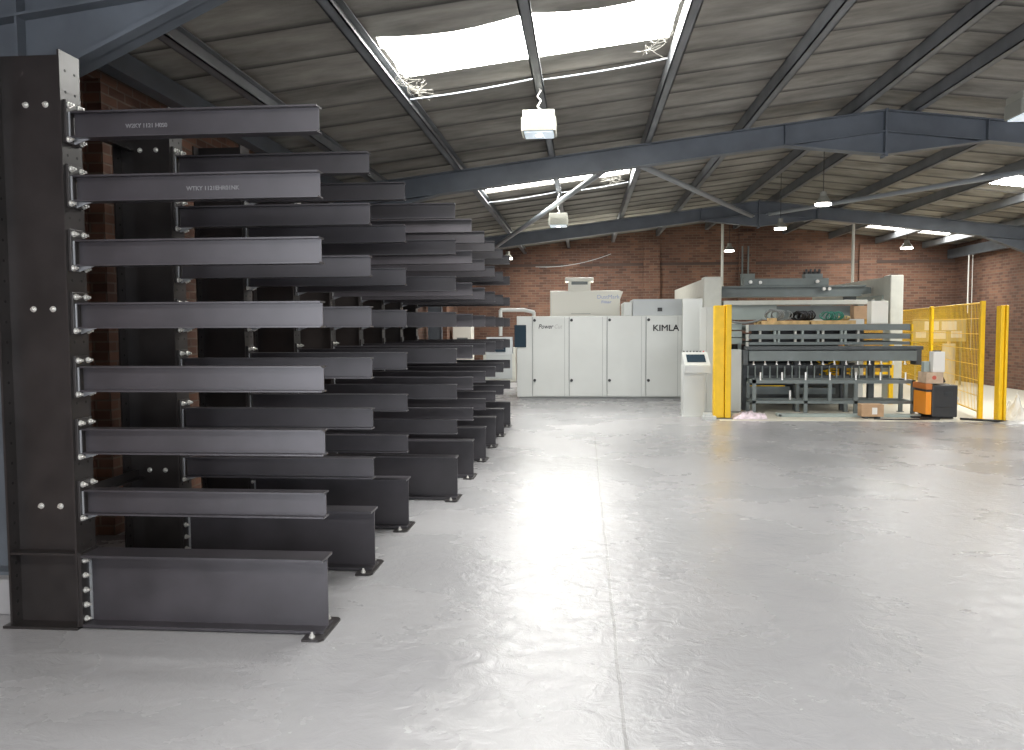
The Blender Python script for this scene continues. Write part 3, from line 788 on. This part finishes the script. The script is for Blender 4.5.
# machine bed behind the table
t = thing('stacker_bed', (4.4, 16, 0), 'dark machine bed with comb of supports behind the table frame', 'machine bed')
b = mb(); b.box(3.02, 5.7, 15.75, 15.80, .80, .86); b.box(3.02, 5.7, 15.75, 15.80, .60, .66); b.box(3.0, 5.75, 16.3, 16.38, .1, .2); b.box(3.0, 5.4, 16.9, 16.95, .05, .84)
b.build('cross_rail', MDARK, t)
b = mb(); b.box(3.0, 5.2, 17.3, 17.34, .0, 1.2); b.build('shade_fill', DARK, t)  # near-black sheet added to imitate the shaded interior of the bed
for x in (3.05, 4.0, 4.85, 5.35):
    b = mb(); b.box(x - .05, x + .05, 15.78, 15.9, 0, .95); b.build('leg', MDARK, t)
for k in range(20):
    x = 3.08 + k * .135
    b = mb(); b.box(x - .008, x + .008, 15.70, 15.745, .60, .84); b.build('support_pin', MGREYL, t)
b = mb(); b.box(3.1, 3.95, 16.1, 16.5, .28, .42); b.box(4.1, 4.8, 16.1, 16.5, .28, .40)
b.mi = 1; b.box(3.15, 3.85, 16.08, 16.1, .43, .45)
b.build('drive_unit', (MGREY, YEL), t)
t = thing('machine_side_column', (5.55, 17.2, 0), 'pale column and yellow bars behind the right end of the table', 'machine column')
b = mb(); b.box(5.30, 5.60, 17.0, 17.25, 0, 1.72); b.build('post', CAB, t)
b = mb(); b.box(5.6, 6.2, 17.1, 17.15, .78, .84); b.box(5.6, 6.2, 17.1, 17.15, .6, .65); b.box(6.14, 6.22, 17.08, 17.16, 0, 1.2); b.build('rail', YEL, t)
b = mb(); rnd = random.Random(3)
for k in range(30):
    x = rnd.uniform(4.6, 5.2); z = rnd.uniform(.62, .92); b.tube(droop((x, 16.5, z), (x + rnd.uniform(-.3, .3), 16.5 + rnd.uniform(-.2, .2), z + rnd.uniform(-.15, .1)), rnd.uniform(-.04, .06), 5), .016, 5)
tag(b.build('yellow_hose_bundle', YEL), 'bundle of yellow hoses inside the machine behind the table', 'hoses', kind='stuff')

# table frame
t = thing('support_table', (4.5, 15.4, 0), 'grey steel table frame with upright pins, foremost part of the stacker', 'table frame')
tx0, tx1, ty0, ty1 = 3.10, 5.97, 15.0, 15.62
tx0, tx1 = 3.03, 5.84
b = mb(); b.box(tx0, tx1, ty0, ty0 + .06, .56, .62); b.box(tx0, tx1, ty1 - .06, ty1, .56, .62); b.box(tx0, tx0 + .06, ty0, ty1, .56, .62); b.box(tx1 - .06, tx1, ty0, ty1, .56, .62)
b.build('top_frame', MGREY, t)
b = mb(); b.box(tx0, tx1, ty0, ty0 + .05, .20, .25); b.box(tx0, tx1, ty1 - .05, ty1, .20, .25); b.box(tx0, tx0 + .05, ty0, ty1, .2, .25); b.box(tx1 - .05, tx1, ty0, ty1, .2, .25)
b.build('lower_rail', MGREY, t)
for x in (3.06, 3.96, 4.83, 5.81):
    for y in (ty0 + .03, ty1 - .03):
        b = mb(); b.box(x - .03, x + .03, y - .03, y + .03, .012, .56); b.box(x - .05, x + .05, y - .05, y + .05, 0, .012); b.build('leg', MGREY, t)
for x in (4.38,):
    b = mb(); b.box(x - .03, x + .03, ty0, ty0 + .05, .25, .56); b.build('post', MGREY, t)
for k, x in enumerate((3.17, 3.55, 3.96, 4.38, 4.83, 5.25, 5.68)):
    b = mb(); b.cyl((x, ty0 + .03, .62), (x, ty0 + .03, .76), .017, 10); tag(b.build('pin', STEEL, t), 'bright upright pin')
b = mb(); b.box(3.72, 3.75, 15.2, 15.23, .25, .42); b.build('pin', STEEL, t)
b = mb(); b.box(3.40, 5.80, 14.62, 14.80, 0, .05, .006); b.cyl((3.42, 14.62, .03), (3.42, 14.80, .03), .035, 10)
tag(b.build('floor_rail', MGREYL), 'long low pale rail on the floor in front of the table', 'rail')

# pallets with cables on the stack
def pallet(x0, x1, y0, y1, z, label):
    t = thing('wooden_pallet', ((x0 + x1) / 2, (y0 + y1) / 2, z), label, 'pallet', 'pallets on the sheet stack')
    for k in range(3):
        yy = y0 + (y1 - y0 - .08) * k / 2
        b = mb(); b.box(x0, x1, yy, yy + .08, z, z + .05); b.build('bearer', WOOD, t)
    n = 9
    for k in range(n):
        xx = x0 + (x1 - x0 - .09) * k / (n - 1)
        b = mb(); b.box(xx, xx + .09, y0, y1, z + .05, z + .068); b.build('slat', WOOD, t)
pallet(3.32, 4.18, 15.68, 16.4, 1.617, 'left pale wooden pallet lying on the cassettes')
pallet(4.22, 5.02, 15.68, 16.4, 1.617, 'right pale wooden pallet lying on the cassettes')
def cables(x, y, z, w_, h, n, m, r, label, seed, name='cable_bundle'):
    b = mb(); rnd = random.Random(seed)
    for k in range(n):
        pts = []; a = rnd.uniform(0, 6.28); cx = x + rnd.uniform(-w_, w_) * .5; rr = rnd.uniform(.3, 1) * w_ * .5
        for j in range(13):
            th = a + j * .5
            pts.append((cx + rr * math.cos(th), y + .12 * math.sin(th * .7), z + r + (h * .5) * (1 + math.sin(th)) * rnd.uniform(.8, 1)))
        b.tube(pts, r, 6)
    tag(b.build(name, m), label, 'cables')
cables(3.60, 16.0, 1.685, .36, .22, 7, mat('grey_cable', (.22, .24, .24), .5), .011, 'loose grey cable loops on the left pallet', 1)
cables(4.12, 15.95, 1.685, .24, .17, 12, DARK, .016, 'black coiled cable bundle between the two pallets', 2)
cables(4.68, 16.0, 1.685, .22, .16, 8, GREEN, .012, 'green and grey cable bundle on the right pallet', 3)
cables(4.93, 16.25, 1.685, .16, .08, 6, mat('tan_strap', (.5, .4, .2), .6), .010, 'tan straps lying at the right end of the pallets', 5, 'strap_bundle')
b = mb(); b.box(3.46, 3.60, 15.72, 15.9, 1.685, 1.735, .004)
tag(b.build('small_carton', WOOD), 'small yellowish carton at the front of the left pallet', 'box')
b = mb(); b.tube(droop((2.72, 15.85, 1.70), (3.35, 15.8, 1.72), .06, 10), .02, 8)
tag(b.build('hose', mat('grey_cable', (.22, .24, .24), .5)), 'grey hose rising onto the left pallet', 'hose')
b = mb(); b.box(5.40, 5.72, 17.0, 17.25, 1.72, 1.98, .004)
tag(b.build('carton', CARD), 'brown carton half hidden behind the pale junction box', 'box')

# cardboard box in front of the table
t = thing('cardboard_box', (5.05, 14.72, 0), 'brown cardboard box with white label on the floor before the table', 'box')
X0, X1, Y0, Y1 = 4.735, 5.10, 14.40, 14.62
b = mb(); b.box(X0, X1, Y0, Y1, .035, .245, .004); b.build('body', CARD, t)
b = mb(); b.box(X0 + .17, X0 + .255, Y0 - .003, Y0, .075, .19); b.build('label', PAPER, t)
for x in (X0 + .06, X1 - .10):
    b = mb(); b.box(x, x + .05, Y0 + .02, Y1 - .02, 0, .035); b.build('foot', MDARK, t)

# stacker / battery unit
t = thing('pallet_stacker', (6.0, 14.4, 0), 'orange and charcoal electric stacker unit beside the yellow fence', 'machine')
b = mb(); b.box(5.79, 5.885, 14.42, 14.95, .07, .46, .012); tag(b.build('orange_panel', ORANGE, t), 'orange lower panel')
b = mb(); b.box(5.78, 5.885, 14.40, 14.97, .50, .60, .01); b.mi = 1; b.box(5.80, 5.885, 14.43, 14.9, .46, .50)
b.build('front_cap', (mat('dark_orange', (.55, .18, .04), .5), BLACK), t)
b = mb(); b.box(5.885, 6.30, 14.40, 15.0, .03, .575, .015)
b.mi = 1; b.box(5.92, 6.27, 14.392, 14.4, .20, .205); b.box(5.92, 6.27, 14.392, 14.4, .50, .505)
b.build('body', (BLACK, DARK), t)
b = mb()
for k in range(5): b.box(6.08, 6.22, 14.39, 14.4, .40 + k * .014, .405 + k * .014)
b.build('vent', MDARK, t)
b = mb(); b.box(5.70, 5.98, 14.3, 14.42, 0.0, .03); b.box(5.62, 6.28, 14.5, 14.95, 0, .03); b.build('foot', DARK, t)
b = mb(); b.tube([(6.14, 14.86, .575), (6.12, 14.88, .64), (6.15, 14.85, .70), (6.22, 14.85, .68), (6.27, 14.88, .60)], .028, 10); b.cyl((6.10, 14.9, .66), (6.22, 14.86, .70), .045, 12); b.build('tiller_handle', DARK, t)
b = mb(); b.tube(droop((6.25, 14.6, .58), (6.31, 14.38, .30), -.06, 10), .007, 6); b.build('cord', WIRE, t)
# things on it
b = mb(); b.box(5.80, 6.08, 14.45, 14.80, .602, .79, .004); b.mi = 1; b.cyl((5.93, 14.447, .70), (5.93, 14.451, .70), .035, 16)
tag(b.build('cardboard_carton', (mat('pale_carton', (.62, .47, .34), .8, noise_amt=.15), mat('red_print', (.6, .12, .08), .6))), 'pale carton with red print lying on the stacker unit', 'box')
b = mb(); b.box(5.93, 6.12, 14.50, 14.68, .79, 1.14, .006); b.mi = 1; b.box(5.97, 6.07, 14.55, 14.65, 1.14, 1.158)
tag(b.build('white_canister', (PAPER, DARK)), 'tall white box with black top standing on the carton', 'box')
b = mb(); b.box(5.82, 5.91, 14.6, 14.72, .79, .97, .006)
tag(b.build('grey_motor_box', MGREYL), 'small grey box left of the tall white box', 'box')

# ------------------------------------------------------------------ yellow fence on the right
P0 = Vector((6.66, 14.4, 0)); P1 = Vector((8.35, 22.6, 0))
t = thing('mesh_fence', P0, 'yellow mesh safety fence running back towards the brick wall', 'fence')
d = (P1 - P0); n_ = 4; ZT = 1.97
cuts = [0, .5, 1.0]
for k, c in enumerate(cuts):
    p = P0 + d * c
    b = mb(); w_ = .035; b.box(p.x - w_, p.x + w_, p.y - w_, p.y + w_, .01, ZT + .02, .004); b.box(p.x - .08, p.x + .08, p.y - .08, p.y + .08, 0, .01)
    b.build('post', YEL, t)
dn = d.normalized(); side = Vector((-dn.y, dn.x, 0))
for k in range(2):
    a = P0 + d * cuts[k] + dn * .05; e = P0 + d * cuts[k + 1] - dn * .05; L = (e - a).length
    b = mb()
    for z in (.12, ZT - .01): b.cyl(a + Vector((0, 0, z)), e + Vector((0, 0, z)), .014, 6)
    for p in (a, e): b.cyl(p + Vector((0, 0, .12)), p + Vector((0, 0, ZT - .01)), .014, 6)
    for j in range(1, 7): z = .12 + (ZT - .13) * j / 7; b.cyl(a + Vector((0, 0, z)), e + Vector((0, 0, z)), .006, 4)
    nv = int(L / .1)
    for j in range(1, nv):
        p = a + dn * (L * j / nv); b.cyl(p + Vector((0, 0, .12)), p + Vector((0, 0, ZT - .01)), .0046, 4, cap=False)
    b.build('mesh_panel', YEL, t)
# return run of the fence along the back wall
t = thing('mesh_fence', (8.3, 22.6, 0), 'yellow mesh safety fence along the back, partly behind the gantry', 'fence')
A0, A1 = Vector((6.95, 22.6, 0)), Vector((8.25, 22.6, 0)); L = 1.3
b = mb()
for z in (.12, 1.96): b.cyl(A0 + Vector((0, 0, z)), A1 + Vector((0, 0, z)), .016, 6)
for j in range(0, 46): p = A0 + Vector((L * j / 45, 0, 0)); b.cyl(p + Vector((0, 0, .12)), p + Vector((0, 0, 1.96)), .006, 4, cap=False)
for j in range(1, 9): z = .12 + 1.84 * j / 9; b.cyl(A0 + Vector((0, 0, z)), A1 + Vector((0, 0, z)), .006, 4)
b.build('mesh_panel', YEL, t)
for p in (A0,): b = mb(); b.box(p.x - .03, p.x + .03, p.y - .03, p.y + .03, 0, 1.98); b.build('post', YEL, t)
yellow_post(6.80, 6.905, 14.13, 1.90, 'thick yellow post standing alone at the right end of the fence')
b = mb(); b.tube([(6.3, 14.3, .02), (6.6, 14.1, .02), (6.95, 13.85, .02), (7.0, 13.8, .02)], .018, 8)
tag(b.build('floor_cable', DARK), 'dark cable on the floor under the right yellow posts', 'cable')
b = mb(); b.tube([(4.9, 14.3, .012), (5.2, 14.2, .012), (5.7, 14.25, .012), (6.0, 14.35, .012)], .010, 6)
tag(b.build('floor_cable', DARK), 'thin dark cable on the floor in front of the orange unit', 'cable')
# pale rectangles on a backing slab, and wrapped item behind the fence
t = thing('pale_patchwork', (9.3, 22.6, 0), 'pale patchwork of rectangles seen through the yellow fence', 'board')
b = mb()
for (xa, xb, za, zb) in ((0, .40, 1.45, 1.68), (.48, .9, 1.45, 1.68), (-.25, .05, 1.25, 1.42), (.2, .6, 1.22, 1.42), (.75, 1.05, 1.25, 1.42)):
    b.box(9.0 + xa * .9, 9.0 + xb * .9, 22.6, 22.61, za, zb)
b.build('pale_rectangle', PAPER, t)
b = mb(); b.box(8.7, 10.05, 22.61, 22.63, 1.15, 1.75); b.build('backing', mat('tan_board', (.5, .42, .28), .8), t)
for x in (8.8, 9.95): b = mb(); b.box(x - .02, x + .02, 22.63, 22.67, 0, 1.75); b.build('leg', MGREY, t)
t = thing('wrapped_roll', (8.9, 21.0, 0), 'tall pale wrapped roll standing behind the yellow fence', 'roll')
b = mb(); b.cyl((9.5, 22.3, 0), (9.5, 22.3, 1.1), .16, 18); b.build('roll', mat('pale_wrap', (.6, .56, .5), .5), t); b = mb(); b.cyl((9.5, 22.3, 1.1), (9.5, 22.3, 1.16), .04, 12); b.build('core', CARD, t)

# plastic film heaps
def heap(x0, x1, y0, y1, h, m, name, label, seed, cone=False):
    bm = bmesh.new(); n = 26; rows = []
    for j in range(n + 1):
        r = []
        for i in range(n + 1):
            u, v = i / n, j / n
            x = x0 + (x1 - x0) * u; y = y0 + (y1 - y0) * v
            e = max(0, 1 - (2 * u - 1) ** 2) ** .6 * max(0, 1 - (2 * v - 1) ** 2) ** .6
            if cone: e = max(0, 1 - math.hypot(2 * u - .9, 2 * v - 1)) * 1.1
            q = noise.noise(Vector((x * 9 + seed, y * 9, 0))) + .5 * noise.noise(Vector((x * 24, y * 24, seed)))
            r.append(bm.verts.new((x + .02 * q, y, .004 + h * e * (.75 + .5 * q))))
        rows.append(r)
    for j in range(n):
        for i in range(n): bm.faces.new((rows[j][i], rows[j][i + 1], rows[j + 1][i + 1], rows[j + 1][i]))
    me = bpy.data.meshes.new(name); bm.to_mesh(me); bm.free(); me.materials.append(m)
    o = bpy.data.objects.new(name, me); COL.objects.link(o); tag(o, label, 'plastic film')
heap(6.95, 7.42, 13.95, 14.6, .50, FILM, 'plastic_film', 'crumpled clear plastic film slumped beside the right yellow post', 2, True)
heap(6.72, 7.25, 13.62, 13.95, .05, FILM, 'plastic_film', 'flat scraps of clear film in front of the right yellow post', 9)
heap(2.56, 3.15, 14.2, 14.62, .13, PINKFILM, 'crumpled_wrapping', 'crumpled white and pink wrapping beside the thick yellow post', 4)

# drop pipes and cables on the back wall
for (x, y, z0, l) in ((3.62, 22.0, 2.6, 'pale vertical drop pipe above the left gantry post'), (6.62, 21.0, 2.5, 'pale vertical drop pipe left of the right gantry post')):
    b = mb(); b.cyl((x, y, z0), (x, y, zr(x) + .21), .035, 12); b.cyl((x, y, z0), (x, y, z0 + .05), .045, 12); tag(b.build('drop_pipe', PIPE), l, 'pipe')
b = mb(); b.tube([(10.25, 23.0, 3.45), (10.25, 23.0, 1.9)], .02, 8); b.tube([(10.35, 23.0, 3.45), (10.35, 23.0, 0.9)], .012, 8)
tag(b.build('hanging_cable', WIRE), 'thin pale cables hanging in the far right corner', 'cable')
b = mb(); b.tube(droop((-1.4, 24.2, 3.35), (.8, 24.2, 3.7), .12), .008, 6)
tag(b.build('wall_cable', CABT), 'thin pale cable drooping along the top of the back wall', 'cable')
for (x0, l) in ((4.2, 'dark switch gear box pair on the back wall pier, behind the traverse'),):
    b = mb(); b.box(4.55, 4.95, YB - .22, YB - .1, 2.7, 3.1, .01); b.box(4.58, 4.62, YB - .16, YB - .12, 3.1, 3.9); b.box(4.75, 4.79, YB - .16, YB - .12, 3.1, 3.9)
    tag(b.build('switch_box', MGREY), 'grey switch box with conduits on the back wall pier', 'switch box')
